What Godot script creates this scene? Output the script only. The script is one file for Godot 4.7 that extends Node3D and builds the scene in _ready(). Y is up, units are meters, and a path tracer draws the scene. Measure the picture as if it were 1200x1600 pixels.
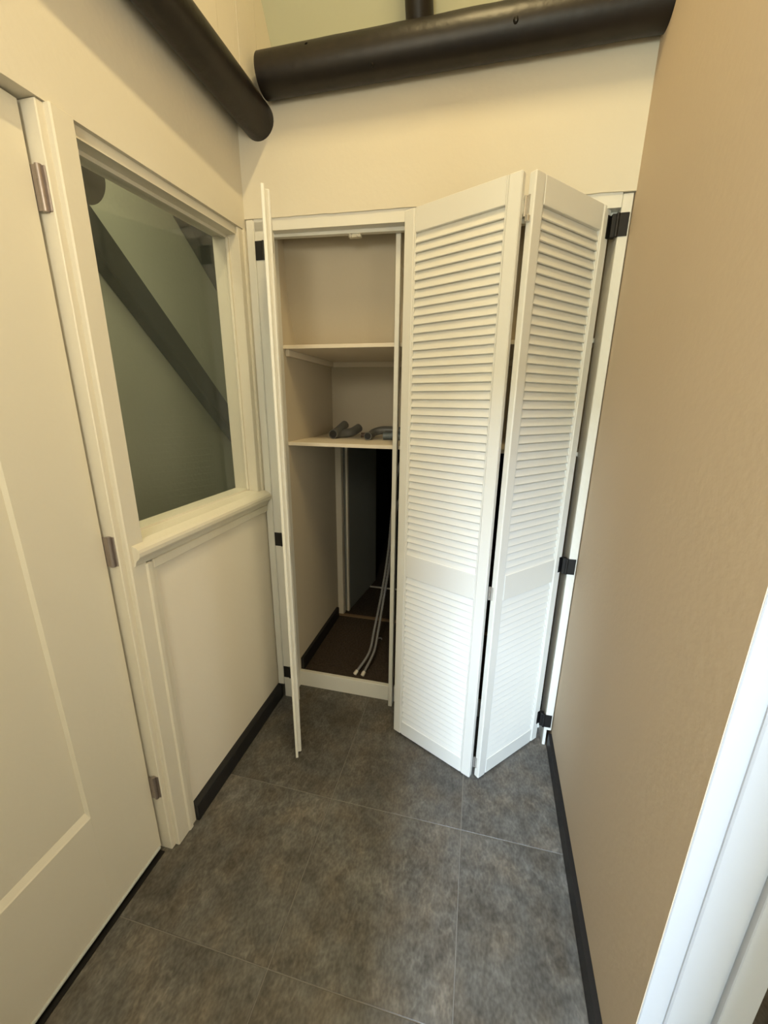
extends Node3D
# A narrow passage in an old house: louvred cupboard doors at the end, a glazed partition on the left.
# World: x to the right (0 = left wall), y up, z towards the viewer (0 = front of the cupboard frame).

var M := {}
var used := {}

# ------------------------------------------------------------------ naming and tagging
func numbered(called: String) -> String:
	if not used.has(called):
		used[called] = 0
		return called
	used[called] += 1
	return "%s_%03d" % [called, used[called]]

func thing(called: String, label: String, category: String, at := Vector3.ZERO, group := "") -> Node3D:
	var o := Node3D.new()
	o.name = numbered(called)
	add_child(o)
	o.position = at
	tag(o, label, category, group)
	return o

func tag(o: Node, label: String, category: String, group := "") -> void:
	o.set_meta("label", label)
	o.set_meta("category", category)
	o.set_meta("kind", "thing")
	if group != "":
		o.set_meta("group", group)

func struct(called: String, label: String, category: String) -> Node3D:
	var o := thing(called, label, category)
	o.set_meta("kind", "structure")
	return o

func part(called: String, st: SurfaceTool, mat: Material, parent: Node3D, label := "") -> MeshInstance3D:
	return piece(called, st.commit(), mat, parent, label)

func piece(called: String, mesh: Mesh, mat: Material, parent: Node3D, label := "") -> MeshInstance3D:
	var o := MeshInstance3D.new()
	o.mesh = mesh
	o.material_override = mat
	o.name = called
	o.cast_shadow = GeometryInstance3D.SHADOW_CASTING_SETTING_ON
	parent.add_child(o, true)
	if label != "":
		o.set_meta("label", label)
	return o

# ------------------------------------------------------------------ shapes
func mb() -> SurfaceTool:
	var st := SurfaceTool.new()
	st.begin(Mesh.PRIMITIVE_TRIANGLES)
	return st

func poly(st: SurfaceTool, p: Array, n: Vector3) -> void:
	for i in range(1, p.size() - 1):
		var a: Vector3 = p[0]
		var b: Vector3 = p[i]
		var c: Vector3 = p[i + 1]
		if (b - a).cross(c - a).dot(n) > 0.0:
			var t := b
			b = c
			c = t
		for v: Vector3 in [a, b, c]:
			st.set_normal(n)
			st.set_uv(Vector2(v.x + v.z, v.y))
			st.add_vertex(v)

# a box from a to b with chamfered edges
func box(st: SurfaceTool, a: Vector3, b: Vector3, bev := 0.0, xf := Transform3D.IDENTITY) -> SurfaceTool:
	var c := (a + b) * 0.5
	var h := (b - a).abs() * 0.5
	bev = minf(bev, minf(h.x, minf(h.y, h.z)) * 0.9)
	for ax in 3:
		var u := (ax + 1) % 3
		var w := (ax + 2) % 3
		for s: float in [-1.0, 1.0]:
			var n := Vector3.ZERO
			n[ax] = s
			var q := []
			for k: Vector2 in [Vector2(-1, -1), Vector2(1, -1), Vector2(1, 1), Vector2(-1, 1)]:
				var v := Vector3.ZERO
				v[ax] = s * h[ax]
				v[u] = k.x * (h[u] - bev)
				v[w] = k.y * (h[w] - bev)
				q.append(xf * (c + v))
			poly(st, q, (xf.basis * n).normalized())
			if bev > 0.0:
				# the chamfer between this face and the +-u faces
				for s2: float in [-1.0, 1.0]:
					var n2 := Vector3.ZERO
					n2[ax] = s
					n2[u] = s2
					var e := []
					for k in 4:
						var v2 := Vector3.ZERO
						var on_first := k == 0 or k == 3
						v2[ax] = s * (h[ax] if on_first else h[ax] - bev)
						v2[u] = s2 * (h[u] - bev if on_first else h[u])
						v2[w] = (-1.0 if k < 2 else 1.0) * (h[w] - bev)
						e.append(xf * (c + v2))
					poly(st, e, (xf.basis * n2).normalized())
	if bev > 0.0:
		for k in 8:
			var s := Vector3(1 if k & 1 else -1, 1 if k & 2 else -1, 1 if k & 4 else -1)
			var t := []
			for ax in 3:
				var v := Vector3.ZERO
				for j in 3:
					v[j] = s[j] * (h[j] if j == ax else h[j] - bev)
				t.append(xf * (c + v))
			poly(st, t, (xf.basis * s).normalized())
	return st

# a polygon (in a plane spanned by ex and ey at origin o) pushed along ez by d
func prism(st: SurfaceTool, pts: PackedVector2Array, o: Vector3, ex: Vector3, ey: Vector3, push: Vector3) -> SurfaceTool:
	var tri := Geometry2D.triangulate_polygon(pts)
	var n := push.normalized()
	for i in range(0, tri.size(), 3):
		var t := []
		for k in 3:
			var p := pts[tri[i + k]]
			t.append(o + ex * p.x + ey * p.y)
		poly(st, t, -n)
		poly(st, [t[0] + push, t[1] + push, t[2] + push], n)
	var area := 0.0
	for i in pts.size():
		area += pts[i].cross(pts[(i + 1) % pts.size()])
	for i in pts.size():
		var p := pts[i]
		var q := pts[(i + 1) % pts.size()]
		var e := (q - p).normalized()
		var n2 := Vector2(e.y, -e.x) * signf(area)
		var a := o + ex * p.x + ey * p.y
		var b := o + ex * q.x + ey * q.y
		poly(st, [a, b, b + push, a + push], (ex * n2.x + ey * n2.y).normalized())
	return st

# a round tube along a path; r may change along it
func tube(st: SurfaceTool, path: Array, radii: Array, sides := 16, caps := true, wobble := 0.0, noise: FastNoiseLite = null) -> SurfaceTool:
	var rings := []
	var norms := []
	var up := Vector3(0.31, 0.9, 0.2)
	for i in path.size():
		var p: Vector3 = path[i]
		var d: Vector3 = ((path[mini(i + 1, path.size() - 1)] as Vector3) - (path[maxi(i - 1, 0)] as Vector3)).normalized()
		var x := up.cross(d).normalized()
		var y := d.cross(x)
		up = y
		var ring := []
		var nr := []
		for k in sides:
			var a := TAU * k / sides
			var dir := x * cos(a) + y * sin(a)
			var r: float = radii[i % radii.size()]
			if noise:
				r *= 1.0 + wobble * noise.get_noise_3dv(p * 6.0 + dir * 0.35)
			ring.append(p + dir * r)
			nr.append(dir)
		rings.append(ring)
		norms.append(nr)
	for i in path.size() - 1:
		for k in sides:
			var k2 := (k + 1) % sides
			var q := [[i, k], [i, k2], [i + 1, k2], [i + 1, k]]
			for t: Array in [[0, 1, 2], [0, 2, 3]]:
				var v := []
				var n := []
				for j: int in t:
					v.append(rings[q[j][0]][q[j][1]])
					n.append(norms[q[j][0]][q[j][1]])
				var flip: bool = (v[1] - v[0]).cross(v[2] - v[0]).dot(n[0]) > 0.0
				for j: int in ([0, 2, 1] if flip else [0, 1, 2]):
					st.set_normal(n[j])
					st.set_uv(Vector2(float(q[t[j]][1]) / sides, float(q[t[j]][0])))
					st.add_vertex(v[j])
	if caps:
		for e in [0, path.size() - 1]:
			var other := 1 if e == 0 else path.size() - 2
			poly(st, rings[e], ((path[e] as Vector3) - (path[other] as Vector3)).normalized())
	return st

# a hollow pipe: outer wall, inner wall and a rim at its open start
func pipe(st: SurfaceTool, path: Array, r: float, wall := 0.003, sides := 20) -> SurfaceTool:
	tube(st, path, [r], sides, false)
	tube(st, path, [r - wall], sides, false)
	for e in [0, path.size() - 1]:
		var p: Vector3 = path[e]
		var q: Vector3 = path[1 if e == 0 else path.size() - 2]
		var d := (p - q).normalized()
		tube(st, [p - d * 0.0015, p], [r - wall * 0.5], sides, false)
		var x := Vector3(0.31, 0.9, 0.2).cross(d).normalized()
		var y := d.cross(x)
		for k in sides:
			var a0 := TAU * k / sides
			var a1 := TAU * (k + 1) / sides
			var u := x * cos(a0) + y * sin(a0)
			var v := x * cos(a1) + y * sin(a1)
			poly(st, [p + u * r, p + v * r, p + v * (r - wall), p + u * (r - wall)], d)
	return st

func line(a: Vector3, b: Vector3, n: int) -> Array:
	var out := []
	for i in n + 1:
		out.append(a.lerp(b, float(i) / n))
	return out

func curve(p: Array, n := 8) -> Array:
	var out := []
	for i in p.size() - 1:
		var a: Vector3 = p[maxi(i - 1, 0)]
		var b: Vector3 = p[i]
		var c: Vector3 = p[i + 1]
		var d: Vector3 = p[mini(i + 2, p.size() - 1)]
		for k in n:
			out.append(b.cubic_interpolate(c, a, d, float(k) / n))
	out.append(p[-1])
	return out

# ------------------------------------------------------------------ materials
func noise(freq: float, octaves: int, kind := FastNoiseLite.TYPE_SIMPLEX_SMOOTH, s := 1) -> FastNoiseLite:
	var n := FastNoiseLite.new()
	n.noise_type = kind
	n.frequency = freq
	n.fractal_octaves = octaves
	n.seed = s
	return n

func bumps(freq: float, octaves: int, strength: float, size := 512, s := 1) -> NoiseTexture2D:
	var t := NoiseTexture2D.new()
	t.width = size
	t.height = size
	t.seamless = true
	t.as_normal_map = true
	t.bump_strength = strength
	t.noise = noise(freq, octaves, FastNoiseLite.TYPE_SIMPLEX_SMOOTH, s)
	return t

func paint(col: Color, rough: float, nt: Texture2D = null, nscale := 0.3, per_metre := 3.0, spec := 0.5) -> StandardMaterial3D:
	var m := StandardMaterial3D.new()
	m.albedo_color = col
	m.roughness = rough
	m.metallic_specular = spec
	if nt:
		m.normal_enabled = true
		m.normal_texture = nt
		m.normal_scale = nscale
		m.uv1_triplanar = true
		m.uv1_world_triplanar = true
		m.uv1_scale = Vector3.ONE * per_metre
	return m

func slate_image(size: int, dark: Color, light: Color, s: int) -> Image:
	# cleft slate print: soft blotches, short streaks that run along the tile, fine grit
	var big := noise(0.006, 4, FastNoiseLite.TYPE_SIMPLEX_SMOOTH, s)
	var mid := noise(0.035, 4, FastNoiseLite.TYPE_SIMPLEX_SMOOTH, s + 1)
	var fine := noise(0.13, 4, FastNoiseLite.TYPE_SIMPLEX_SMOOTH, s + 2)
	var im := Image.create(size, size, false, Image.FORMAT_RGB8)
	for y in size:
		for x in size:
			var v := 0.40 + 0.22 * big.get_noise_2d(x, y)
			v += 0.19 * mid.get_noise_2d(x * 1.2, y * 0.85)
			var f := fine.get_noise_2d(x * 1.3, y * 0.75)
			v += 0.22 * f
			# thin raised clefts
			var r := 1.0 - absf(mid.get_noise_2d(x * 0.9 + 300.0, y * 0.6 + 70.0)) * 5.0
			v += 0.16 * maxf(0.0, r) * clampf(0.4 + big.get_noise_2d(x + 500.0, y) * 2.5, 0.0, 1.0)
			var w := mid.get_noise_2d(x * 0.3 + 900.0, y * 0.3)
			var c := dark.lerp(light, clampf(v, 0.0, 1.0))
			c = c.lerp(Color(c.r * 1.05, c.g * 0.995, c.b * 0.93), clampf(w + 0.3, 0.0, 1.0))
			im.set_pixel(x, y, c)
	return im

func make_materials() -> void:
	var plaster_n := bumps(0.035, 4, 3.0, 512, 3)
	var paint_n := bumps(0.02, 3, 2.0, 512, 7)
	M.wall = paint(Color(0.825, 0.80, 0.738), 0.85, plaster_n, 0.12, 2.2, 0.3)
	M.wall_right = paint(Color(0.76, 0.695, 0.61), 0.8, plaster_n, 0.12, 2.2, 0.3)
	M.ceiling = paint(Color(0.74, 0.75, 0.66), 0.9, plaster_n, 0.12, 2.2, 0.3)
	M.frame = paint(Color(0.835, 0.81, 0.745), 0.42, paint_n, 0.25, 3.0)
	M.door = paint(Color(0.84, 0.815, 0.745), 0.45, paint_n, 0.2, 3.0)
	M.panel = paint(Color(0.88, 0.85, 0.79), 0.5, plaster_n, 0.08, 2.2, 0.4)
	M.white = paint(Color(0.85, 0.845, 0.815), 0.4, paint_n, 0.12, 4.0)
	M.casing = paint(Color(0.70, 0.705, 0.72), 0.35, paint_n, 0.1, 3.0)
	M.closet = paint(Color(0.755, 0.715, 0.64), 0.85, plaster_n, 0.12, 2.2, 0.3)
	M.shelf = paint(Color(0.87, 0.83, 0.76), 0.5)
	M.black_base = paint(Color(0.085, 0.085, 0.095), 0.45)
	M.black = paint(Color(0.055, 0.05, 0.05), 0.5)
	M.dark_floor = paint(Color(0.20, 0.155, 0.115), 0.9, bumps(0.06, 4, 6.0, 256, 9), 0.8, 3.0)
	M.strip = paint(Color(0.45, 0.36, 0.26), 0.7)
	M.grey_panel = paint(Color(0.52, 0.52, 0.49), 0.8)
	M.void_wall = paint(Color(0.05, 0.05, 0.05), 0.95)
	M.side_wall = paint(Color(0.73, 0.73, 0.66), 0.9, plaster_n, 0.15, 1.5, 0.2)
	M.pvc = paint(Color(0.40, 0.40, 0.385), 0.4)
	M.pvc_blue = paint(Color(0.36, 0.40, 0.42), 0.4)
	M.rust = paint(Color(0.36, 0.29, 0.24), 0.6)
	M.conduit = paint(Color(0.46, 0.46, 0.47), 0.45)
	M.tip = paint(Color(0.80, 0.77, 0.72), 0.5)
	M.nickel = paint(Color(0.62, 0.58, 0.56), 0.35)
	M.nickel.metallic = 0.85
	M.chrome = paint(Color(0.85, 0.84, 0.82), 0.25)
	M.chrome.metallic = 0.9
	M.plastic = paint(Color(0.85, 0.82, 0.74), 0.4)
	M.grout = paint(Color(0.47, 0.455, 0.43), 0.8)
	M.bristle = paint(Color(0.68, 0.69, 0.67), 0.6)
	# dark stained poles
	var wt := NoiseTexture2D.new()
	wt.width = 512
	wt.height = 512
	wt.seamless = true
	wt.noise = noise(0.012, 5, FastNoiseLite.TYPE_SIMPLEX_SMOOTH, 21)
	var ramp := Gradient.new()
	ramp.set_color(0, Color(0.055, 0.040, 0.030))
	ramp.set_color(1, Color(0.12, 0.092, 0.072))
	wt.color_ramp = ramp
	M.log = paint(Color.WHITE, 0.42, bumps(0.02, 5, 4.0, 512, 22), 0.22, 2.5)
	M.log.albedo_texture = wt
	M.side_log = paint(Color(0.15, 0.135, 0.11), 0.8)
	# floor tiles
	var slate := slate_image(1536, Color(0.215, 0.208, 0.196), Color(0.555, 0.545, 0.525), 40)
	var slate_t := ImageTexture.create_from_image(slate)
	var slate_n := bumps(0.03, 5, 4.0, 512, 41)
	M.tiles = []
	# one print large enough for the whole floor, turned four ways so that it breaks at the joints
	for k in 4:
		var m := paint(Color(1.0, 1.0, 1.0).darkened(0.025 * k), 0.48, slate_n, 0.35, 0.4, 0.45)
		m.albedo_texture = slate_t
		m.uv1_scale = Vector3(-0.4 if k & 1 else 0.4, 0.4, -0.4 if k & 2 else 0.4)
		m.uv1_offset = Vector3(0.78 if k & 1 else 0.22, 0.5, 0.95 if k & 2 else 0.06)
		M.tiles.append(m)
	# clear glass
	var g := StandardMaterial3D.new()
	g.albedo_color = Color(0.80, 0.88, 0.84, 0.02)
	g.transparency = BaseMaterial3D.TRANSPARENCY_ALPHA
	g.roughness = 0.02
	g.metallic_specular = 0.38
	M.glass = g

func glow(c: Color, e: float) -> StandardMaterial3D:
	var m := StandardMaterial3D.new()
	m.albedo_color = Color(0.9, 0.9, 0.9)
	m.emission_enabled = true
	m.emission = c
	m.emission_energy_multiplier = e
	return m

# ------------------------------------------------------------------ louvred leaves
const PITCH := 0.0263
const STILE := 0.038
var slat_cache := {}

func slat_mesh(length: float) -> ArrayMesh:
	var key := roundi(length * 10000.0)
	if not slat_cache.has(key):
		var st := mb()
		var tilt := Transform3D(Basis(Vector3.RIGHT, -deg_to_rad(18.5)), Vector3.ZERO)
		box(st, Vector3(0, -0.0166, -0.0027), Vector3(length, 0.0166, 0.0027), 0.0012, tilt)
		slat_cache[key] = st.commit()
	return slat_cache[key]

# local: x across the leaf, y up, front face at z = 0, thickness towards -z
func leaf(o: Node3D, xf: Transform3D, w: float, bottom := 0.010, top := 2.0, thick := 0.0225) -> void:
	var st := mb()
	var rails := [[bottom, 0.078], [0.768, 0.862], [1.932, top]]
	for s in 2:
		st = mb()
		var x0 := 0.0 if s == 0 else w - STILE
		box(st, Vector3(x0, bottom, -thick), Vector3(x0 + STILE, top, 0.0), 0.003, xf)
		var xb := STILE if s == 0 else w - STILE - 0.005
		box(st, Vector3(xb, bottom, -thick + 0.003), Vector3(xb + 0.005, top, -0.003), 0.0015, xf)
		part("stile", st, M.white, o)
	for r: Array in rails:
		st = mb()
		box(st, Vector3(STILE + 0.005, r[0], -thick + 0.002), Vector3(w - STILE - 0.005, r[1], -0.002), 0.0015, xf)
		part("rail", st, M.white, o)
	var mesh := slat_mesh(w - 2.0 * STILE - 0.006)
	for span: Array in [[0.078, 0.768], [0.862, 1.932]]:
		var n := roundi((span[1] - span[0]) / PITCH)
		var step: float = (span[1] - span[0]) / n
		for i in n:
			var sl := piece("slat", mesh, M.white, o)
			sl.transform = xf * Transform3D(Basis.IDENTITY, Vector3(STILE + 0.003, span[0] + step * (i + 0.5), -0.0115))

func frame_of(p: Vector2, q: Vector2) -> Transform3D:
	var t := (q - p).normalized()
	return Transform3D(Basis(Vector3(t.x, 0, t.y), Vector3.UP, Vector3(-t.y, 0, t.x)), Vector3(p.x, 0, p.y))

# ==================================================================
func _ready() -> void:
	# ---- camera
	var cam := Camera3D.new()
	cam.name = "camera"
	cam.fov = 2.0 * rad_to_deg(atan(800.0 / 611.6))
	cam.near = 0.03
	cam.transform = Transform3D(Basis(Vector3(0.97363072, 0.01123161, -0.22785317), Vector3(-0.07188389, 0.96301169, -0.2596944), Vector3(0.21650848, 0.26922542, 0.93842514)).orthonormalized(), Vector3(0.87301, 1.42224, 1.49045))
	add_child(cam)
	cam.current = true
	# ---- sky and exposure
	var we := WorldEnvironment.new()
	we.name = "surroundings"
	var env := Environment.new()
	env.background_mode = Environment.BG_COLOR
	env.background_color = Color(0.62, 0.72, 0.85)
	env.background_energy_multiplier = 0.6
	env.tonemap_mode = Environment.TONE_MAPPER_LINEAR
	env.tonemap_exposure = 1.0
	env.sdfgi_enabled = true
	env.ssao_enabled = true
	env.ssil_enabled = true
	we.environment = env
	add_child(we)
	make_materials()
	# ---- daylight from behind the viewer, through an added, unseen gable window
	var day := AreaLight3D.new()
	day.name = "added_gable_daylight"
	day.area_size = Vector2(0.45, 2.0)
	day.light_color = Color(0.80, 0.894, 1.0)
	day.light_energy = 92.0
	day.shadow_enabled = true
	add_child(day)
	day.look_at_from_position(Vector3(0.99, 3.15, 5.50), Vector3(0.99, 1.9, 2.2))
	# ---- weak greenish fill from an added, unseen glazed door in the hall
	var garden := AreaLight3D.new()
	garden.name = "added_garden_fill"
	garden.area_size = Vector2(0.8, 1.5)
	garden.light_color = Color(0.90, 1.0, 0.98)
	garden.light_energy = 7.0
	garden.shadow_enabled = true
	add_child(garden)
	garden.look_at_from_position(Vector3(0.55, 1.25, 5.50), Vector3(0.8, 1.25, 2.2))

	build_floor()
	build_shell()
	build_left_wall()
	build_right_wall()
	build_closet()
	build_side_room()
	build_hall()
	build_beams()
	build_bifold()
	build_left_leaf()
	build_lamp()
	build_closet_things()

# ------------------------------------------------------------------ floor
func build_floor() -> void:
	var o := struct("floor", "floor of square dark slate-look tiles with thin pale joints", "floor")
	var st := mb()
	box(st, Vector3(-1.4, -0.12, -2.4), Vector3(3.4, -0.004, 6.7))
	part("subfloor", st, M.tiles[1], o)
	st = mb()
	box(st, Vector3(-0.52, -0.02, -0.12), Vector3(1.88, -0.0016, 2.31))
	part("grout_bed", st, M.grout, o)
	var k := 0
	for i in 5:
		for j in 5:
			var x := -0.506 + 0.4746 * i
			var z := -0.0246 + 0.4685 * j - 0.0
			st = mb()
			box(st, Vector3(x + 0.0011, -0.018, z + 0.0011 if j > 0 else -0.115), Vector3(x + 0.4735, 0.0, z + 0.4674), 0.0009)
			part("floor_tile", st, M.tiles[(i * 3 + j * 2 + (i * j) % 3) % 4], o)
			k += 1

# ------------------------------------------------------------------ back wall, ceiling
func build_shell() -> void:
	var o := struct("wall_back", "cream plaster wall above the cupboard opening, under the dark pole", "wall")
	var st := mb()
	# plaster over the frame, with a slightly uneven lower edge that laps over the casing
	var p := PackedVector2Array()
	p.append(Vector2(-0.1, 2.455))
	p.append(Vector2(-0.1, 2.0525))
	var nz := noise(3.0, 3, FastNoiseLite.TYPE_SIMPLEX_SMOOTH, 5)
	for i in 41:
		var x := -0.02 + 1.30 * i / 40.0
		p.append(Vector2(x, 2.0525 - 0.0189 * x + 0.0022 * nz.get_noise_1d(x * 4.0)))
	p.append(Vector2(1.40, 2.026))
	p.append(Vector2(1.40, 2.455))
	prism(st, p, Vector3(0, 0, -0.155), Vector3.RIGHT, Vector3.UP, Vector3(0, 0, 0.160))
	part("plaster", st, M.wall, o)

	# hipped roof: the ceiling climbs from behind the back wall towards the viewer
	o = struct("ceiling", "pale sloping ceiling above the pole on the back wall", "ceiling")
	st = mb()
	var roof := func(z: float) -> float: return 2.66 + 1.48 * (z + 0.023)
	var pr := PackedVector2Array([Vector2(-0.30, roof.call(-0.30)), Vector2(1.02, roof.call(1.02)), Vector2(5.7, 4.204), Vector2(5.7, 4.30), Vector2(0.98, 4.30), Vector2(-0.36, roof.call(-0.30))])
	prism(st, pr, Vector3(-0.25, 0, 0), Vector3(0, 0, 1), Vector3.UP, Vector3(3.6, 0, 0))
	part("slope", st, M.ceiling, o)

# ------------------------------------------------------------------ left wall with window, door and planks
func head(z: float) -> float:
	return 2.0195 - 0.0487 * z

func build_left_wall() -> void:
	var o := struct("wall_left", "left wall: broad plaster band above the door and window, panel below the window", "wall")
	var st := mb()
	# band above door and window
	var p := PackedVector2Array([Vector2(-0.10, head(-0.10)), Vector2(2.2, head(2.2)), Vector2(2.2, 4.2), Vector2(0.98, 4.2), Vector2(-0.10, 2.62)])
	prism(st, p, Vector3(-0.11, 0, 0), Vector3(0, 0, 1), Vector3.UP, Vector3(0.11, 0, 0))
	part("plaster_band", st, M.wall, o)
	st = mb()
	box(st, Vector3(-0.10, 0.0, -0.005), Vector3(0.0, 1.0, 0.645))
	part("lower_panel", st, M.panel, o)
	# frame strips round the lower panel
	st = mb()
	box(st, Vector3(-0.02, 0.0, 0.627), Vector3(0.010, 0.985, 0.662), 0.003)
	part("panel_strip", st, M.frame, o)
	st = mb()
	box(st, Vector3(-0.02, 0.962, 0.0), Vector3(0.012, 0.992, 0.640), 0.003)
	part("panel_strip", st, M.frame, o)
	# masonry between door head and the rear of the room
	st = mb()
	box(st, Vector3(-0.11, 0.0, 1.60), Vector3(0.0, 2.0, 2.2))
	part("masonry", st, M.wall, o)

	# post between door and window
	o = struct("trim_1", "white painted post between the left door and the window", "door frame")
	st = mb()
	box(st, Vector3(-0.09, 0.0, 0.662), Vector3(0.012, head(0.69) - 0.001, 0.714), 0.003)
	part("post", st, M.frame, o)
	st = mb()
	box(st, Vector3(-0.09, 0.0, 0.712), Vector3(-0.003, head(0.73) - 0.001, 0.7300), 0.002)
	part("door_stop", st, M.frame, o)
	st = mb()
	box(st, Vector3(-0.005, 0.0, 0.648), Vector3(0.017, 0.99, 0.668), 0.004)
	part("bead", st, M.frame, o)

	# window
	o = struct("window_1", "fixed clear window in the left wall looking into a dim room", "window")
	st = mb()
	# right jamb, from the glass to the corner
	box(st, Vector3(-0.11, 1.055, 0.006), Vector3(-0.003, head(0.03), 0.047), 0.002)
	part("jamb", st, M.frame, o)
	st = mb()
	box(st, Vector3(-0.11, 1.055, -0.10), Vector3(-0.012, head(0.0), 0.008))
	box(st, Vector3(-0.012, 1.03, -0.004), Vector3(0.004, head(0.0), 0.021), 0.004)
	part("corner_strip", st, M.frame, o)
	st = mb()
	box(st, Vector3(-0.053, 1.062, 0.046), Vector3(-0.043, 1.985, 0.054), 0.001)
	part("glazing_bead", st, M.frame, o)
	st = mb()
	# head lining, following the slope of the band
	prism(st, PackedVector2Array([Vector2(0.0, head(0.0)), Vector2(0.67, head(0.67)), Vector2(0.67, head(0.67) - 0.024), Vector2(0.0, head(0.0) - 0.024)]), Vector3(-0.11, 0, 0), Vector3(0, 0, 1), Vector3.UP, Vector3(0.098, 0, 0))
	part("head_lining", st, M.frame, o)
	st = mb()
	prism(st, PackedVector2Array([Vector2(0.04, head(0.04) - 0.022), Vector2(0.665, head(0.665) - 0.022), Vector2(0.665, head(0.665) - 0.034), Vector2(0.04, head(0.04) - 0.034)]), Vector3(-0.062, 0, 0), Vector3(0, 0, 1), Vector3.UP, Vector3(0.012, 0, 0))
	part("glazing_bead", st, M.frame, o)
	st = mb()
	box(st, Vector3(-0.059, 1.058, 0.040), Vector3(-0.054, 1.992, 0.664))
	part("pane", st, M.glass, o)
	# sill: sloping top, rounded nose, moulding underneath
	st = mb()
	var prof := PackedVector2Array([Vector2(-0.11, 1.020), Vector2(-0.11, 1.066), Vector2(-0.05, 1.066), Vector2(-0.048, 1.060), Vector2(0.0, 1.056), Vector2(0.024, 1.047), Vector2(0.031, 1.041), Vector2(0.034, 1.033), Vector2(0.033, 1.022), Vector2(0.028, 1.015), Vector2(0.022, 1.010), Vector2(0.018, 1.003), Vector2(0.016, 0.996), Vector2(0.012, 0.993), Vector2(-0.02, 0.991)])
	prism(st, prof, Vector3(0, 0, 0.002), Vector3.RIGHT, Vector3.UP, Vector3(0, 0, 0.70))
	part("sill", st, M.frame, o)

	# door
	o = struct("door_1", "closed cream panelled door at far left with three nickel hinges", "door")
	var zf := 0.7395
	var ze := 1.575
	st = mb()
	box(st, Vector3(-0.074, 0.022, zf), Vector3(-0.034, head(0.75) - 0.006, 0.915), 0.0003)
	part("stile", st, M.door, o)
	st = mb()
	box(st, Vector3(-0.074, 0.022, 1.42), Vector3(-0.034, head(0.75) - 0.022, ze), 0.002)
	part("stile", st, M.door, o)
	st = mb()
	box(st, Vector3(-0.074, 0.022, 0.915), Vector3(-0.034, 0.372, 1.42), 0.0005)
	part("rail", st, M.door, o)
	st = mb()
	box(st, Vector3(-0.074, 1.80, 0.915), Vector3(-0.034, head(0.75) - 0.012, 1.42), 0.0005)
	part("rail", st, M.door, o)
	st = mb()
	box(st, Vector3(-0.068, 0.36, 0.905), Vector3(-0.0435, 1.81, 1.43))
	# moulded slopes round the panel
	prism(st, PackedVector2Array([Vector2(-0.05, 0.37), Vector2(-0.034, 0.372), Vector2(-0.036, 0.375), Vector2(-0.0432, 0.391), Vector2(-0.05, 0.391)]), Vector3(0, 0, 0.915), Vector3.RIGHT, Vector3.UP, Vector3(0, 0, 0.505))
	prism(st, PackedVector2Array([Vector2(-0.05, 0.914), Vector2(-0.0345, 0.915), Vector2(-0.0365, 0.9162), Vector2(-0.0435, 0.9195), Vector2(-0.05, 0.9195)]), Vector3(0, 0.372, 0), Vector3.RIGHT, Vector3(0, 0, 1), Vector3(0, 1.43, 0))
	part("panel", st, M.door, o)
	st = mb()
	box(st, Vector3(-0.052, 0.018, zf + 0.004), Vector3(-0.029, 0.028, ze), 0.003)
	part("draught_strip", st, M.bristle, o, "pale draught strip along the foot of the door")
	st = mb()
	box(st, Vector3(-0.10, -0.002, zf + 0.002), Vector3(-0.0215, 0.003, ze))  # black strip paints the shade of the gap below the door
	part("gap_shade", st, M.black, o, "black strip painted as the shade in the gap under the door")
	for y: float in [1.832, 1.045, 0.264]:
		st = mb()
		tube(st, line(Vector3(-0.019, y - 0.041, 0.7345), Vector3(-0.019, y + 0.041, 0.7345), 1), [0.0062], 14)
		for k in 2:
			tube(st, line(Vector3(-0.019, y - 0.014 + 0.028 * k, 0.7345), Vector3(-0.019, y - 0.0125 + 0.028 * k, 0.7345), 1), [0.0067], 14)
		box(st, Vector3(-0.0345, y - 0.040, 0.7365), Vector3(-0.0205, y + 0.040, 0.7385))
		box(st, Vector3(-0.0215, y - 0.040, 0.7295), Vector3(-0.0065, y + 0.040, 0.7325), 0.001)
		part("hinge", st, M.nickel, o, "nickel barrel hinge")

	# black skirting
	o = struct("baseboard_left", "black skirting board under the window panel", "skirting board")
	st = mb()
	prism(st, PackedVector2Array([Vector2(0.0, 0.0), Vector2(0.0, 0.072), Vector2(0.008, 0.071), Vector2(0.020, 0.064), Vector2(0.022, 0.058), Vector2(0.022, 0.0)]), Vector3(0, 0, 0.002), Vector3.RIGHT, Vector3.UP, Vector3(0, 0, 0.626))
	part("board", st, M.black_base, o)

	# plank lining above the pole
	o = struct("wall_left_lining", "vertical painted boards above the pole on the left", "wall")
	var z0 := -0.075
	var roof := func(z: float) -> float: return minf(2.66 + 1.48 * (z + 0.023), 4.2) + 0.02
	var edges := [-0.125, 0.028, 0.137, 0.239, 0.345, 0.452, 0.56, 0.668, 0.775, 0.88, 0.985, 1.09, 1.20, 1.31, 1.42, 1.53, 1.64, 1.75, 1.86, 1.97, 2.10]
	for i in edges.size() - 1:
		var a: float = edges[i]
		var b: float = edges[i + 1]
		st = mb()
		var off := 0.0008 * sin(i * 2.3)
		var g := 0.0013
		prism(st, PackedVector2Array([Vector2(a + g, 2.34), Vector2(b - g, 2.34), Vector2(b - g, roof.call(b)), Vector2(a + g, roof.call(a))]), Vector3(0.076, 0, 0), Vector3(0, 0, 1), Vector3.UP, Vector3(0.024 + off, 0, 0))
		part("plank", st, M.wall, o)

# ------------------------------------------------------------------ right wall, doorway
func wx(z: float) -> float:
	return 1.2766 - 0.0339 * z

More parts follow.
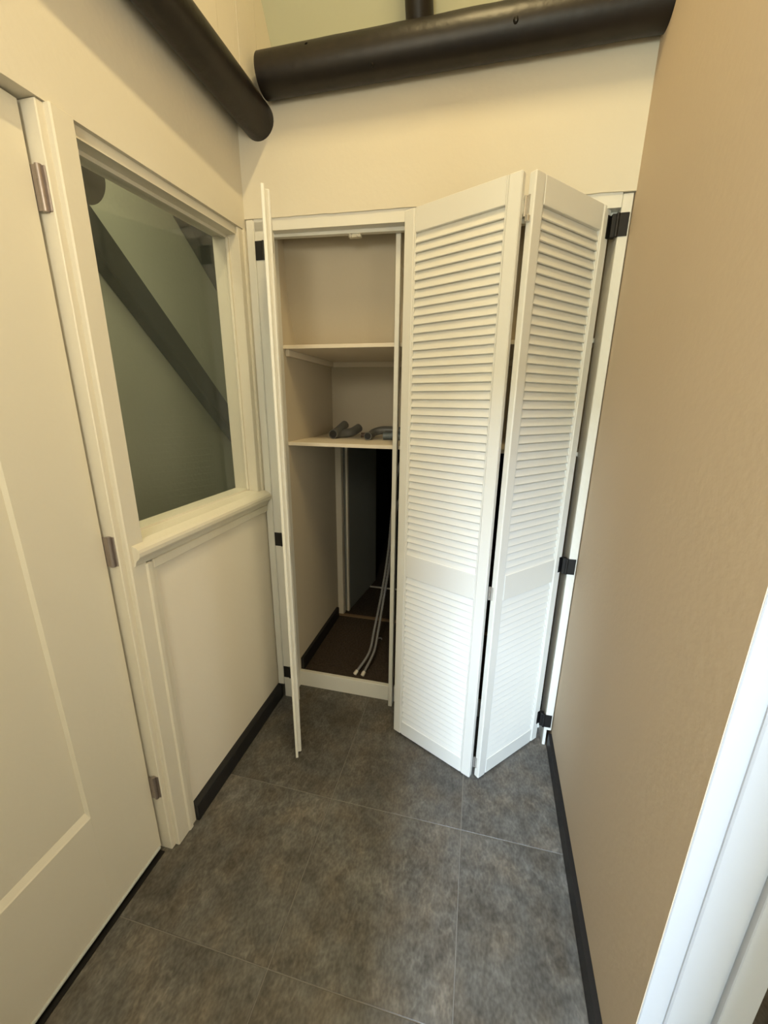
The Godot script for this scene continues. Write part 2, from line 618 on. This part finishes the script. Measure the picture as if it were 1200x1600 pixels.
func build_right_wall() -> void:
	var o := struct("wall_right", "plain beige plaster wall on the right of the passage", "wall")
	var st := mb()
	prism(st, PackedVector2Array([Vector2(wx(-0.1), -0.1), Vector2(wx(0.941), 0.9405), Vector2(1.394, 0.9405), Vector2(1.394, -0.1)]), Vector3.ZERO, Vector3.RIGHT, Vector3(0, 0, 1), Vector3(0, 4.2, 0))
	part("plaster", st, M.wall_right, o)
	st = mb()
	box(st, Vector3(1.2447, 2.06, 0.93), Vector3(1.394, 4.2, 1.92))
	box(st, Vector3(1.2447, 0.0, 1.92), Vector3(1.394, 4.2, 2.2))
	part("plaster", st, M.wall_right, o)

	o = struct("door_2", "bright white doorway frame at the right edge of the picture", "door frame")
	st = mb()
	box(st, Vector3(1.2462, 0.0, 0.92), Vector3(1.287, 2.05, 0.9425), 0.0015)
	part("casing", st, M.casing, o)
	st = mb()
	box(st, Vector3(1.283, 0.0, 0.92), Vector3(1.3495, 2.05, 0.948), 0.0025)
	part("jamb", st, M.casing, o)
	st = mb()
	box(st, Vector3(1.3490, 0.0, 0.92), Vector3(1.3945, 2.05, 0.9575), 0.0015)
	part("door_stop", st, M.casing, o)
	st = mb()
	box(st, Vector3(1.240, 2.0, 0.945), Vector3(1.394, 2.07, 1.92), 0.003)
	part("head", st, M.casing, o)
	st = mb()
	box(st, Vector3(1.240, 0.0, 1.88), Vector3(1.394, 2.02, 1.93), 0.003)
	part("jamb", st, M.casing, o)

	o = struct("baseboard_right", "black skirting board along the right wall", "skirting board")
	st = mb()
	var t := 0.0142
	prism(st, PackedVector2Array([Vector2(wx(0.004), 0.004), Vector2(wx(0.004) - t, 0.004), Vector2(wx(0.940) - t, 0.940), Vector2(wx(0.940), 0.940)]), Vector3.ZERO, Vector3.RIGHT, Vector3(0, 0, 1), Vector3(0, 0.067, 0))
	part("board", st, M.black_base, o)

	# the room beyond the doorway, with an added, unseen window for fill light
	o = struct("wall_next_room", "walls of the room beyond the right doorway", "wall")
	for w: Array in [[Vector3(3.2, 0, -0.2), Vector3(3.3, 2.6, 4.3)], [Vector3(1.30, 0, -0.2), Vector3(3.3, 2.6, -0.1)], [Vector3(1.25, 0, 4.2), Vector3(3.3, 2.6, 4.3)], [Vector3(1.30, 2.5, -0.1), Vector3(3.3, 2.6, 4.3)]]:
		st = mb()
		box(st, w[0], w[1])
		part("plaster", st, M.wall_right, o)
	o = struct("window_4", "unseen wide window added beyond the right doorway as fill light", "window")
	st = mb()
	box(st, Vector3(3.185, 0.9, 1.6), Vector3(3.195, 2.1, 3.8))
	part("pane", st, glow(Color(0.95, 0.98, 1.0), 1.0), o)
	var l := AreaLight3D.new()
	l.name = "added_next_room_fill"
	l.area_size = Vector2(2.2, 1.2)
	l.light_color = Color(1.0, 0.955, 0.81)
	l.light_energy = 7.8 # next
	l.shadow_enabled = true
	add_child(l)
	l.look_at_from_position(Vector3(3.17, 1.5, 2.7), Vector3(0.0, 1.2, 2.0))

# ------------------------------------------------------------------ closet carcass
func build_closet() -> void:
	var o := struct("trim_2", "white painted frame round the cupboard opening", "door frame")
	var st := mb()
	prism(st, PackedVector2Array([Vector2(0.033, 2.0525), Vector2(0.033, 2.014), Vector2(1.243, 1.990), Vector2(1.243, 2.030)]), Vector3(0, 0, -0.034), Vector3.RIGHT, Vector3.UP, Vector3(0, 0, 0.034))
	part("head", st, M.white, o)
	st = mb()
	prism(st, PackedVector2Array([Vector2(0.07, 2.03), Vector2(0.07, 2.004), Vector2(1.243, 1.974), Vector2(1.243, 2.0)]), Vector3(0, 0, -0.052), Vector3.RIGHT, Vector3.UP, Vector3(0, 0, 0.019))
	part("stop", st, M.white, o)
	st = mb()
	box(st, Vector3(0.033, 0.0, -0.10), Vector3(0.074, 2.045, 0.0), 0.002)
	part("jamb", st, M.white, o)
	st = mb()
	box(st, Vector3(0.004, 0.074, -0.004), Vector3(0.034, 2.05, 0.007), 0.003)
	part("cover_strip", st, M.white, o)
	st = mb()
	box(st, Vector3(1.2445, 0.078, -0.10), Vector3(1.2735, 2.026, 0.0), 0.002)
	box(st, Vector3(1.2445, 0.0, -0.10), Vector3(1.2565, 0.082, 0.0), 0.001)
	part("jamb", st, M.white, o)
	st = mb()
	box(st, Vector3(0.5475, 0.0, -0.085), Vector3(0.5655, 1.998, -0.0565), 0.0015)
	part("centre_post", st, M.white, o)
	st = mb()
	box(st, Vector3(0.07, 0.0, -0.112), Vector3(0.547, 0.085, -0.092), 0.0015)
	box(st, Vector3(0.566, 0.0, -0.112), Vector3(1.245, 0.085, -0.092), 0.0015)
	part("sill", st, M.white, o)

	o = struct("wall_closet_left", "left side wall inside the cupboard", "wall")
	st = mb()
	box(st, Vector3(-0.03, 0.0, -0.70), Vector3(0.072, 2.35, -0.09))
	part("plaster", st, M.closet, o)
	o = struct("wall_closet_back", "back wall inside the cupboard", "wall")
	st = mb()
	box(st, Vector3(-0.03, 1.18, -0.76), Vector3(1.36, 2.35, -0.66))
	part("plaster", st, M.closet, o)
	# plastered roof slope bulging into the upper compartment
	st = mb()
	var bulge := PackedVector2Array([Vector2(-0.70, 1.640), Vector2(-0.70, 2.10)])
	for i in 25:
		var h := 2.10 - 0.46 * i / 24.0
		bulge.append(Vector2(-0.150 - 0.014 * (2.10 - h) - 0.075 * pow((2.10 - h) / 0.46, 3.2), h))
	prism(st, bulge, Vector3(-0.03, 0, 0), Vector3(0, 0, 1), Vector3.UP, Vector3(1.39, 0, 0))
	part("roof_slope", st, M.closet, o)
	o = struct("wall_closet_right", "right side wall inside the cupboard", "wall")
	st = mb()
	box(st, Vector3(1.28, 0.0, -0.76), Vector3(1.36, 2.35, -0.09))
	part("plaster", st, M.closet, o)
	o = struct("ceiling_closet", "ceiling inside the cupboard", "ceiling")
	st = mb()
	box(st, Vector3(-0.03, 2.055, -0.50), Vector3(1.36, 2.17, -0.085))
	part("plaster", st, M.closet, o)
	o = struct("floor_closet", "raised dark brown floor inside the cupboard", "floor")
	st = mb()
	box(st, Vector3(0.0, 0.0, -0.67), Vector3(1.30, 0.080, -0.105))
	part("board", st, M.dark_floor, o)
	st = mb()
	box(st, Vector3(0.072, 0.02, -0.694), Vector3(1.30, 0.087, -0.668), 0.002)
	part("threshold_strip", st, M.strip, o)
	st = mb()
	box(st, Vector3(0.0, 0.0, -2.2), Vector3(1.30, 0.080, -0.69))
	part("board", st, M.dark_floor, o)
	st = mb()
	box(st, Vector3(0.17, 0.06, -1.122), Vector3(0.80, 0.087, -1.110))
	part("threshold_strip", st, M.tip, o)
	o = struct("baseboard_closet", "black skirting board inside the cupboard", "skirting board")
	st = mb()
	box(st, Vector3(0.070, 0.078, -0.655), Vector3(0.088, 0.148, -0.112), 0.002)
	part("board", st, M.black_base, o)
	# frame of the opening at the rear, and the crawl passage behind it
	o = struct("trim_3", "pale post framing the dark opening at the rear of the cupboard", "door frame")
	st = mb()
	box(st, Vector3(0.072, 0.08, -0.72), Vector3(0.109, 1.20, -0.682), 0.002)
	part("post", st, M.shelf, o)
	st = mb()
	box(st, Vector3(0.116, 0.08, -0.76), Vector3(0.130, 1.20, -0.735), 0.002)
	part("post", st, M.shelf, o)
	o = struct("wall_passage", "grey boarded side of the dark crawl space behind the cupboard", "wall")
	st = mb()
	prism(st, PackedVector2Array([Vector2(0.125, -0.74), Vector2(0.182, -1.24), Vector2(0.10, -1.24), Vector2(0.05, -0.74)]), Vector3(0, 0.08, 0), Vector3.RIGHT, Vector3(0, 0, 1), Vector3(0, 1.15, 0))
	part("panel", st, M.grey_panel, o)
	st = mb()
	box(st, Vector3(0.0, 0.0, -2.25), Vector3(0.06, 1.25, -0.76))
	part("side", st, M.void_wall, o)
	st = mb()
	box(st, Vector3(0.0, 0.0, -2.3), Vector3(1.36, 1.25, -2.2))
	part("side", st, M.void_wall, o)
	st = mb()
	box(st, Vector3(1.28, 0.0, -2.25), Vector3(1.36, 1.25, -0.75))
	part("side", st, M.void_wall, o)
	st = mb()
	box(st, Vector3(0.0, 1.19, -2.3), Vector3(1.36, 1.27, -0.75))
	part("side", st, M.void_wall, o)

	# shelves
	var sh := thing("shelf", "upper cream shelf in the cupboard, empty", "shelf", Vector3(0.072, 1.630, -0.10), "shelves in the cupboard")
	st = mb()
	box(st, Vector3(0, 0, -0.558), Vector3(1.206, 0.0145, 0), 0.001)
	part("board", st, M.shelf, sh)
	st = mb()
	box(st, Vector3(0.0005, -0.026, -0.556), Vector3(0.0165, -0.0002, -0.02), 0.001)
	part("cleat", st, M.shelf, sh)
	st = mb()
	box(st, Vector3(0.0165, -0.026, -0.5585), Vector3(1.19, -0.0002, -0.543), 0.001)
	part("cleat", st, M.shelf, sh)
	sh = thing("shelf", "lower cream shelf in the cupboard carrying the grey pipes", "shelf", Vector3(0.072, 1.237, -0.10), "shelves in the cupboard")
	st = mb()
	box(st, Vector3(0, 0, -0.558), Vector3(1.206, 0.0155, 0), 0.001)
	part("board", st, M.shelf, sh)

# ------------------------------------------------------------------ dim room seen through the window
func build_side_room() -> void:
	var o := struct("wall_side_room", "grey plaster wall of the dim room behind the window", "wall")
	var st := mb()
	box(st, Vector3(-1.15, 0.0, -2.0), Vector3(-1.02, 3.0, 2.3))
	part("plaster", st, M.side_wall, o)
	st = mb()
	box(st, Vector3(-1.10, 0.0, -2.1), Vector3(-0.03, 3.0, -2.0))
	part("plaster", st, M.side_wall, o)
	st = mb()
	box(st, Vector3(-0.12, 0.0, -2.0), Vector3(-0.03, 3.0, -0.695))
	part("plaster", st, M.side_wall, o)
	st = mb()
	box(st, Vector3(-0.11, 0.0, -0.70), Vector3(-0.03, 3.0, -0.08))
	part("plaster", st, M.side_wall, o)
	st = mb()
	box(st, Vector3(-1.10, 0.0, 2.2), Vector3(-0.09, 3.0, 2.3))
	part("plaster", st, M.side_wall, o)
	o = struct("ceiling_side_room", "ceiling of the dim room behind the window", "ceiling")
	st = mb()
	box(st, Vector3(-1.15, 3.0, -2.1), Vector3(-0.02, 3.1, 2.3))
	part("plaster", st, M.side_wall, o)
	# dark timbers seen through the glass
	var nz := noise(1.0, 3, FastNoiseLite.TYPE_SIMPLEX_SMOOTH, 31)
	var b := thing("brace", "dark timber brace running diagonally behind the window glass", "beam")
	st = mb()
	var xf := Transform3D(Basis(Vector3.RIGHT, deg_to_rad(-44.0)), Vector3(-0.975, 1.755, -0.705))
	box(st, Vector3(-0.0449, -0.0715, -1.55), Vector3(0.045, 0.0715, 0.76), 0.010, xf)
	part("timber", st, M.side_log, b)
	b = thing("rafter", "dark timber in the upper right corner behind the window glass", "beam")
	st = mb()
	xf = Transform3D(Basis(Vector3.RIGHT, deg_to_rad(-41.1)), Vector3(-0.975, 2.40, -1.10))
	box(st, Vector3(-0.0449, -0.055, -0.95), Vector3(0.045, 0.165, 0.55), 0.010, xf)
	part("timber", st, M.side_log, b)
	b = thing("pole", "rounded end of a dark pole in the upper left corner behind the glass", "beam")
	st = mb()
	tube(st, [Vector3(-0.72, 2.262, -0.086), Vector3(-0.72, 2.262, -0.082), Vector3(-0.72, 2.262, -0.066), Vector3(-0.72, 2.262, -0.03), Vector3(-0.72, 2.262, 2.18)], [0.03, 0.058, 0.076, 0.085, 0.087], 28, true, 0.0, nz)
	part("timber", st, M.side_log, b)
	# unseen roof light, added to brighten this room
	var w := struct("window_2", "unseen roof light added in the dim side room to brighten it", "window")
	st = mb()
	box(st, Vector3(-0.85, 2.985, -0.2), Vector3(-0.35, 2.995, 1.2))
	part("pane", st, glow(Color(0.95, 0.97, 0.86), 0.6), w)
	for q: Array in [[Vector3(-0.89, 2.97, -0.24), Vector3(-0.85, 3.0, 1.24)], [Vector3(-0.35, 2.97, -0.24), Vector3(-0.31, 3.0, 1.24)], [Vector3(-0.85, 2.97, -0.24), Vector3(-0.35, 3.0, -0.2)], [Vector3(-0.85, 2.97, 1.2), Vector3(-0.35, 3.0, 1.24)]]:
		st = mb()
		box(st, q[0], q[1])
		part("frame", st, M.white, w)
	var l := AreaLight3D.new()
	l.name = "added_side_room_fill"
	l.area_size = Vector2(0.5, 1.4)
	l.light_color = Color(1.0, 0.98, 0.80)
	l.light_energy = 1.5 # side
	l.shadow_enabled = true
	add_child(l)
	l.look_at_from_position(Vector3(-0.60, 2.96, 0.5), Vector3(-0.60, 0.0, 0.5), Vector3(0, 0, 1))

# ------------------------------------------------------------------ hall behind the viewer
func build_hall() -> void:
	var o := struct("wall_hall", "unseen cream hall walls behind the viewer, with a cross wall added to cut the daylight", "wall")
	var st := mb()
	# unseen cross wall, added so the edges of its opening cut the daylight
	for w: Array in [[Vector3(-0.11, 0.0, 2.2), Vector3(0.84, 4.2, 2.3)], [Vector3(1.23, 0.0, 2.2), Vector3(1.40, 4.2, 2.3)], [Vector3(0.84, 2.05, 2.2), Vector3(1.23, 4.2, 2.3)], [Vector3(-0.25, 0.0, 2.3), Vector3(-0.15, 4.2, 5.6)], [Vector3(1.30, 0.0, 4.3), Vector3(1.40, 4.2, 5.6)], [Vector3(1.25, 0.0, 2.3), Vector3(1.40, 4.2, 4.3)], [Vector3(-0.25, 0.0, 5.6), Vector3(1.4, 4.2, 5.7)]]:
		st = mb()
		box(st, w[0], w[1])
		part("plaster", st, M.wall, o)
	var w3 := struct("window_3", "unseen tall gable window added behind the viewer to cast the daylight", "window")  # unseen window added to carry the daylight from behind
	st = mb()
	box(st, Vector3(0.765, 2.15, 5.585), Vector3(1.215, 4.15, 5.595))
	part("pane", st, glow(Color(0.82, 0.91, 1.0), 2.0), w3)
	w3 = struct("door_3", "unseen glazed door added in the hall as greenish fill light", "door")  # unseen door added as a source of ambient fill
	st = mb()
	box(st, Vector3(0.15, 0.5, 5.585), Vector3(0.95, 2.0, 5.595))
	part("pane", st, glow(Color(0.86, 1.0, 0.82), 1.0), w3)
	# unseen fill lamp, added at the viewer's back and shaped as a lantern
	var at := Vector3(0.52, 2.02, 1.90)
	var lan := thing("added_fill_lantern", "unseen round lantern added behind the viewer as fill light", "lamp", at)
	st = mb()
	tube(st, line(Vector3(0, 0.18, 0), Vector3(0, 2.15, 0), 2), [0.003], 8)
	part("cord", st, M.black, lan)
	var sp := SphereMesh.new()
	sp.radius = 0.18
	sp.height = 0.36
	piece("shade", sp, glow(Color(1.0, 0.975, 0.89), 0.6), lan)
	var l := OmniLight3D.new()
	l.name = "added_lantern_fill"
	l.position = at
	l.light_color = Color(1.0, 0.975, 0.89)
	l.light_energy = 0.72 # added fill
	l.light_size = 0.16
	l.omni_range = 12.0
	l.omni_attenuation = 2.0
	l.shadow_enabled = true
	add_child(l)

# ------------------------------------------------------------------ dark poles
func build_beams() -> void:
	var nz := noise(1.0, 3, FastNoiseLite.TYPE_SIMPLEX_SMOOTH, 11)
	var b := thing("pole_beam", "dark stained round pole running along the top of the left wall", "beam", Vector3.ZERO, "dark roof poles")
	var st := mb()
	tube(st, line(Vector3(0.081, 2.331, -0.03), Vector3(0.026, 2.372, 2.21), 60), [0.0555], 32, true, 0.02, nz)
	part("pole", st, M.log, b)
	b = thing("pole_beam", "dark stained round pole lying across the top of the back wall", "beam", Vector3.ZERO, "dark roof poles")
	st = mb()
	var pts := []
	var rad := []
	for i in 61:
		var x := 0.131 + 1.19 * i / 60.0
		pts.append(Vector3(x, 2.414, 0.053))
		rad.append(0.055)
	tube(st, pts, rad, 36, true, 0.022, nz)
	var pole := part("pole", st, M.log, b)
	# knots in the pole
	for k: Array in [[0.895, 0.30, 0.007], [0.50, 0.9, 0.005], [0.30, -0.5, 0.005]]:
		st = mb()
		var a: float = k[1]
		var c := Vector3(k[0], 2.414 - 0.0535 * sin(a), 0.053 + 0.0535 * cos(a))
		var d := Vector3(0, -sin(a), cos(a))
		tube(st, [c - d * 0.004, c + d * 0.0015, c + d * 0.0028], [k[2] * 1.6, k[2] * 1.1, k[2] * 0.4], 14, true)
		part("knot", st, M.log, pole)
	b = thing("pole_rafter", "short dark rafter climbing the sloping ceiling above the back pole", "beam", Vector3.ZERO, "dark roof poles")
	st = mb()
	var s := Vector3(0, 1.48, 1).normalized()
	var off := Vector3(0, -1, 1.48).normalized() * 0.040
	tube(st, line(Vector3(0.612, 2.475, -0.148) + off, Vector3(0.612, 2.475, -0.148) + off + s * 1.9, 24), [0.043], 24, true, 0.05, nz)
	part("pole", st, M.log, b)

# ------------------------------------------------------------------ doors of the cupboard
func black_hinge(o: Node3D, y: float, right: bool) -> void:
	var st := mb()
	var h := 0.031
	if right:
		box(st, Vector3(1.243, y - h, 0.0), Vector3(1.269, y + h, 0.0022), 0.0006)
		tube(st, line(Vector3(1.2385, y - h, 0.0005), Vector3(1.2385, y + h, 0.0005), 1), [0.0048], 12)
		# plate that wraps onto the leaf
		var f := frame_of(Vector2(0.9741, 0.2423), Vector2(1.2235, -0.0196))
		box(st, Vector3(0.345, y - h, -0.0005), Vector3(0.364, y + h, 0.0020), 0.0006, f)
		box(st, Vector3(1.2235, y - h, -0.020), Vector3(1.2385, y + h, -0.001), 0.0006)
	else:
		box(st, Vector3(0.032, y - h, 0.0), Vector3(0.062, y + h, 0.0022), 0.0006)
		tube(st, line(Vector3(0.066, y - h, 0.001), Vector3(0.066, y + h, 0.001), 1), [0.0048], 12)
		box(st, Vector3(0.066, y - h, -0.002), Vector3(0.088, y + h, 0.0035), 0.0006)
	part("hinge", st, M.black, o, "black butt hinge")

func build_bifold() -> void:
	var o := thing("bifold_door", "white louvred pair of folding cupboard doors, half folded out in front of the right wall", "door")
	var f2 := frame_of(Vector2(0.6031, 0.0851), Vector2(0.94, 0.2477))
	var left_leaf := Node3D.new()
	left_leaf.name = "door_leaf"
	o.add_child(left_leaf, true)
	left_leaf.set_meta("label", "wider louvred leaf turned towards the left wall")
	leaf(left_leaf, f2, 0.3741)
	var f1 := frame_of(Vector2(0.9741, 0.2423), Vector2(1.2235, -0.0196))
	var right_leaf := Node3D.new()
	right_leaf.name = "door_leaf"
	o.add_child(right_leaf, true)
	right_leaf.set_meta("label", "louvred leaf hinged to the frame by the right wall")
	leaf(right_leaf, f1, 0.3617)
	for y: float in [1.945, 0.834, 0.125]:
		black_hinge(o, y, true)
	# small hinges at the fold
	for y: float in [1.925, 0.80, 0.075]:
		var st := mb()
		var c := Vector3(0.9535, y, 0.2275)
		tube(st, line(c - Vector3(0, 0.024, 0), c + Vector3(0, 0.024, 0), 1), [0.0035], 12)
		box(st, Vector3(0.0, y - 0.024, -0.0222), Vector3(0.0014, y + 0.024, -0.012), 0.0, f1.translated_local(Vector3(-0.0012, 0, 0)))
		part("hinge", st, M.chrome, o, "small bright hinge in the fold")
	# little roller latch near the top of the fold
	var st2 := mb()
	box(st2, Vector3(-0.012, 1.885, -0.016), Vector3(-0.001, 1.90, -0.006), 0.001, f1)
	part("latch", st2, M.chrome, o)

func build_left_leaf() -> void:
	var o := thing("louvre_door", "white louvred cupboard door at the left of the opening, swung out and seen edge on", "door")
	# front (lip) face towards the left wall
	var far := Vector2(0.079, -0.0105)
	var near := Vector2(0.2451, 0.3267)
	var d := (far - near).normalized()
	# local x runs from the near edge to the hinge so that the front faces left
	var xf := Transform3D(Basis(Vector3(d.x, 0, d.y), Vector3.UP, Vector3(-d.y, 0, d.x)), Vector3(near.x, 0, near.y))
	if xf.basis.z.x > 0.0:
		xf.basis = Basis(xf.basis.x, Vector3.UP, -xf.basis.z)
	xf = Transform3D(frame_of(near, far).basis, Vector3(near.x, 0, near.y))
	var st := mb()
	# rebated meeting edge: thin lip in front, body behind it
	var side := -1.0 if xf.basis.z.x < 0.0 else 1.0
	var z0 := 0.0
	# lip
	if side < 0.0:
		box(st, Vector3(0.0, 0.010, -0.0105), Vector3(0.05, 2.0, 0.0), 0.002, xf)
		part("lip", st, M.white, o)
		leaf(o, xf * Transform3D(Basis.IDENTITY, Vector3(0.028, 0, 0)), 0.340, 0.010, 2.0, 0.0235)
	else:
		box(st, Vector3(0.0, 0.010, 0.0), Vector3(0.05, 2.0, 0.0105), 0.002, xf)
		part("lip", st, M.white, o)
		leaf(o, xf * Transform3D(Basis.IDENTITY, Vector3(0.028, 0, 0.0235)), 0.340, 0.010, 2.0, 0.0235)
	for y: float in [1.953, 0.834, 0.145]:
		black_hinge(o, y, false)

# ------------------------------------------------------------------ warm lamp under the roof, above the picture
func build_lamp() -> void:
	var at := Vector3(0.81, 3.36, 0.95)
	var o := thing("ceiling_lamp", "slim warm strip lamp hung under the roof above the viewer", "lamp", at)
	var st := mb()
	for z: float in [-0.2, 0.2]:
		st = mb()
		tube(st, line(Vector3(0, 0.04, z), Vector3(0, 0.50, z), 2), [0.003], 8)
		part("cord", st, M.black, o)
	st = mb()
	box(st, Vector3(-0.035, 0.0, -0.28), Vector3(0.035, 0.04, 0.28), 0.004)
	part("housing", st, M.white, o)
	st = mb()
	box(st, Vector3(-0.026, -0.006, -0.26), Vector3(0.026, 0.0, 0.26), 0.001)
	part("diffuser", st, glow(Color(1.0, 0.91, 0.67), 2.0), o)
	var l := AreaLight3D.new()
	l.name = "strip_light"
	l.area_size = Vector2(0.05, 0.52)
	l.light_color = Color(1.0, 0.895, 0.655)
	l.light_energy = 2.1 # lamp
	l.shadow_enabled = true
	add_child(l)
	l.look_at_from_position(at - Vector3(0, 0.012, 0), at - Vector3(0, 1, 0), Vector3(0, 0, 1))

# ------------------------------------------------------------------ things in the cupboard
func build_closet_things() -> void:
	var y0 := 1.2525
	# grey branch piece lying on the shelf
	var o := thing("pipe_branch", "grey plastic branch pipe with its open end to the front, left on the shelf", "pipe", Vector3.ZERO, "pipes on the cupboard shelf")
	var st := mb()
	var r := 0.0215
	var run := curve([Vector3(0.205, y0 + r, -0.302), Vector3(0.207, y0 + r, -0.345), Vector3(0.228, y0 + r, -0.385), Vector3(0.262, y0 + r + 0.004, -0.415), Vector3(0.284, y0 + r + 0.022, -0.47)], 6)
	pipe(st, run, r)
	part("body", st, M.pvc, o)
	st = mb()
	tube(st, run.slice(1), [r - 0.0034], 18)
	part("bore_shade", st, M.black, o, "near-black liner, painted shade inside the pipe")  # near-black liner paints in the shade of the pipe's depth
	st = mb()
	pipe(st, curve([Vector3(0.206, y0 + r + 0.002, -0.325), Vector3(0.211, y0 + r + 0.016, -0.375), Vector3(0.219, y0 + r + 0.038, -0.44)], 5), r * 0.98)
	part("arm", st, M.pvc, o)
	o = thing("pipe_link", "short brown pipe lying between the two grey pipes", "pipe", Vector3.ZERO, "pipes on the cupboard shelf")
	st = mb()
	pipe(st, line(Vector3(0.315, y0 + 0.014, -0.40), Vector3(0.372, y0 + 0.014, -0.42), 4), 0.0115)
	part("tube", st, M.rust, o)
	o = thing("pipe_elbow", "grey plastic pipe with an open end to the front, bent away to the right", "pipe", Vector3.ZERO, "pipes on the cupboard shelf")
	st = mb()
	r = 0.0185
	run = curve([Vector3(0.380, y0 + r, -0.290), Vector3(0.381, y0 + r + 0.001, -0.335), Vector3(0.394, y0 + r + 0.014, -0.372), Vector3(0.440, y0 + r + 0.024, -0.388), Vector3(0.53, y0 + r + 0.020, -0.395)], 6)
	pipe(st, run, r)
	part("body", st, M.pvc, o)
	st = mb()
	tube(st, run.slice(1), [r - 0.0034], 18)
	part("bore_shade", st, M.black, o, "near-black liner, painted shade inside the pipe")  # same painted shade inside the second open end
	o = thing("pipe_socket", "blue grey plastic socket at the right end of the shelf", "pipe", Vector3.ZERO, "pipes on the cupboard shelf")
	st = mb()
	pipe(st, line(Vector3(0.445, y0 + 0.019, -0.33), Vector3(0.60, y0 + 0.019, -0.345), 4), 0.017)
	part("body", st, M.pvc_blue, o)
	st = mb()
	pipe(st, line(Vector3(0.485, y0 + 0.022, -0.333), Vector3(0.515, y0 + 0.022, -0.336), 2), 0.0215)
	part("collar", st, M.pvc_blue, o)

	# two corrugated conduits hanging down to the cupboard floor
	var runs := [
		[Vector3(0.360, 0.092, -0.150), Vector3(0.402, 0.150, -0.240), Vector3(0.408, 0.240, -0.330), Vector3(0.430, 0.420, -0.400), Vector3(0.462, 0.655, -0.400), Vector3(0.488, 0.90, -0.36), Vector3(0.512, 1.06, -0.30), Vector3(0.56, 1.22, -0.28)],
		[Vector3(0.398, 0.092, -0.150), Vector3(0.425, 0.150, -0.250), Vector3(0.428, 0.225, -0.330), Vector3(0.446, 0.420, -0.395), Vector3(0.480, 0.660, -0.390), Vector3(0.505, 0.88, -0.35), Vector3(0.55, 1.02, -0.29), Vector3(0.60, 1.22, -0.28)]]
	for i in 2:
		o = thing("conduit", ["grey corrugated conduit whose pale tip lies furthest left on the cupboard floor", "grey corrugated conduit whose pale tip lies nearer the centre post"][i], "conduit", Vector3.ZERO, "conduits in the cupboard")
		st = mb()
		var path := curve(runs[i], 26)
		var rad := []
		for k in path.size():
			rad.append(0.0062 if k % 2 == 0 else 0.0074)
		tube(st, path, rad, 10)
		part("hose", st, M.conduit, o)
		st = mb()
		var p0: Vector3 = path[0]
		var d: Vector3 = (path[0] as Vector3) - (path[4] as Vector3)
		d = d.normalized()
		tube(st, [p0 - d * 0.006, p0 + d * 0.002, p0 + d * 0.016, p0 + d * 0.018], [0.0085, 0.0095, 0.0095, 0.006], 12)
		part("tip", st, M.tip, o, "pale end cap")
	# clip
	o = thing("wire_clip", "small pale clip lying on the cupboard floor right of the conduits", "clip", Vector3(0.405, 0.081, -0.47))
	st = mb()
	tube(st, curve([Vector3(-0.012, 0.004, 0), Vector3(-0.004, 0.010, 0.002), Vector3(0.006, 0.010, 0), Vector3(0.013, 0.004, 0.004)], 4), [0.004], 8)
	part("clip", st, M.conduit, o)
	# magnetic catch under the head
	o = thing("magnetic_catch", "small magnetic catch under the head of the cupboard frame", "catch", Vector3(0.402, 1.9915, -0.045))
	st = mb()
	box(st, Vector3(-0.022, -0.006, -0.010), Vector3(0.022, 0.006, 0.006), 0.001)
	part("body", st, M.plastic, o)
	for k in 2:
		st = mb()
		box(st, Vector3(-0.016 + 0.026 * k, -0.007, 0.005), Vector3(-0.010 + 0.026 * k, 0.005, 0.010), 0.0005)
		part("plate", st, M.chrome, o)
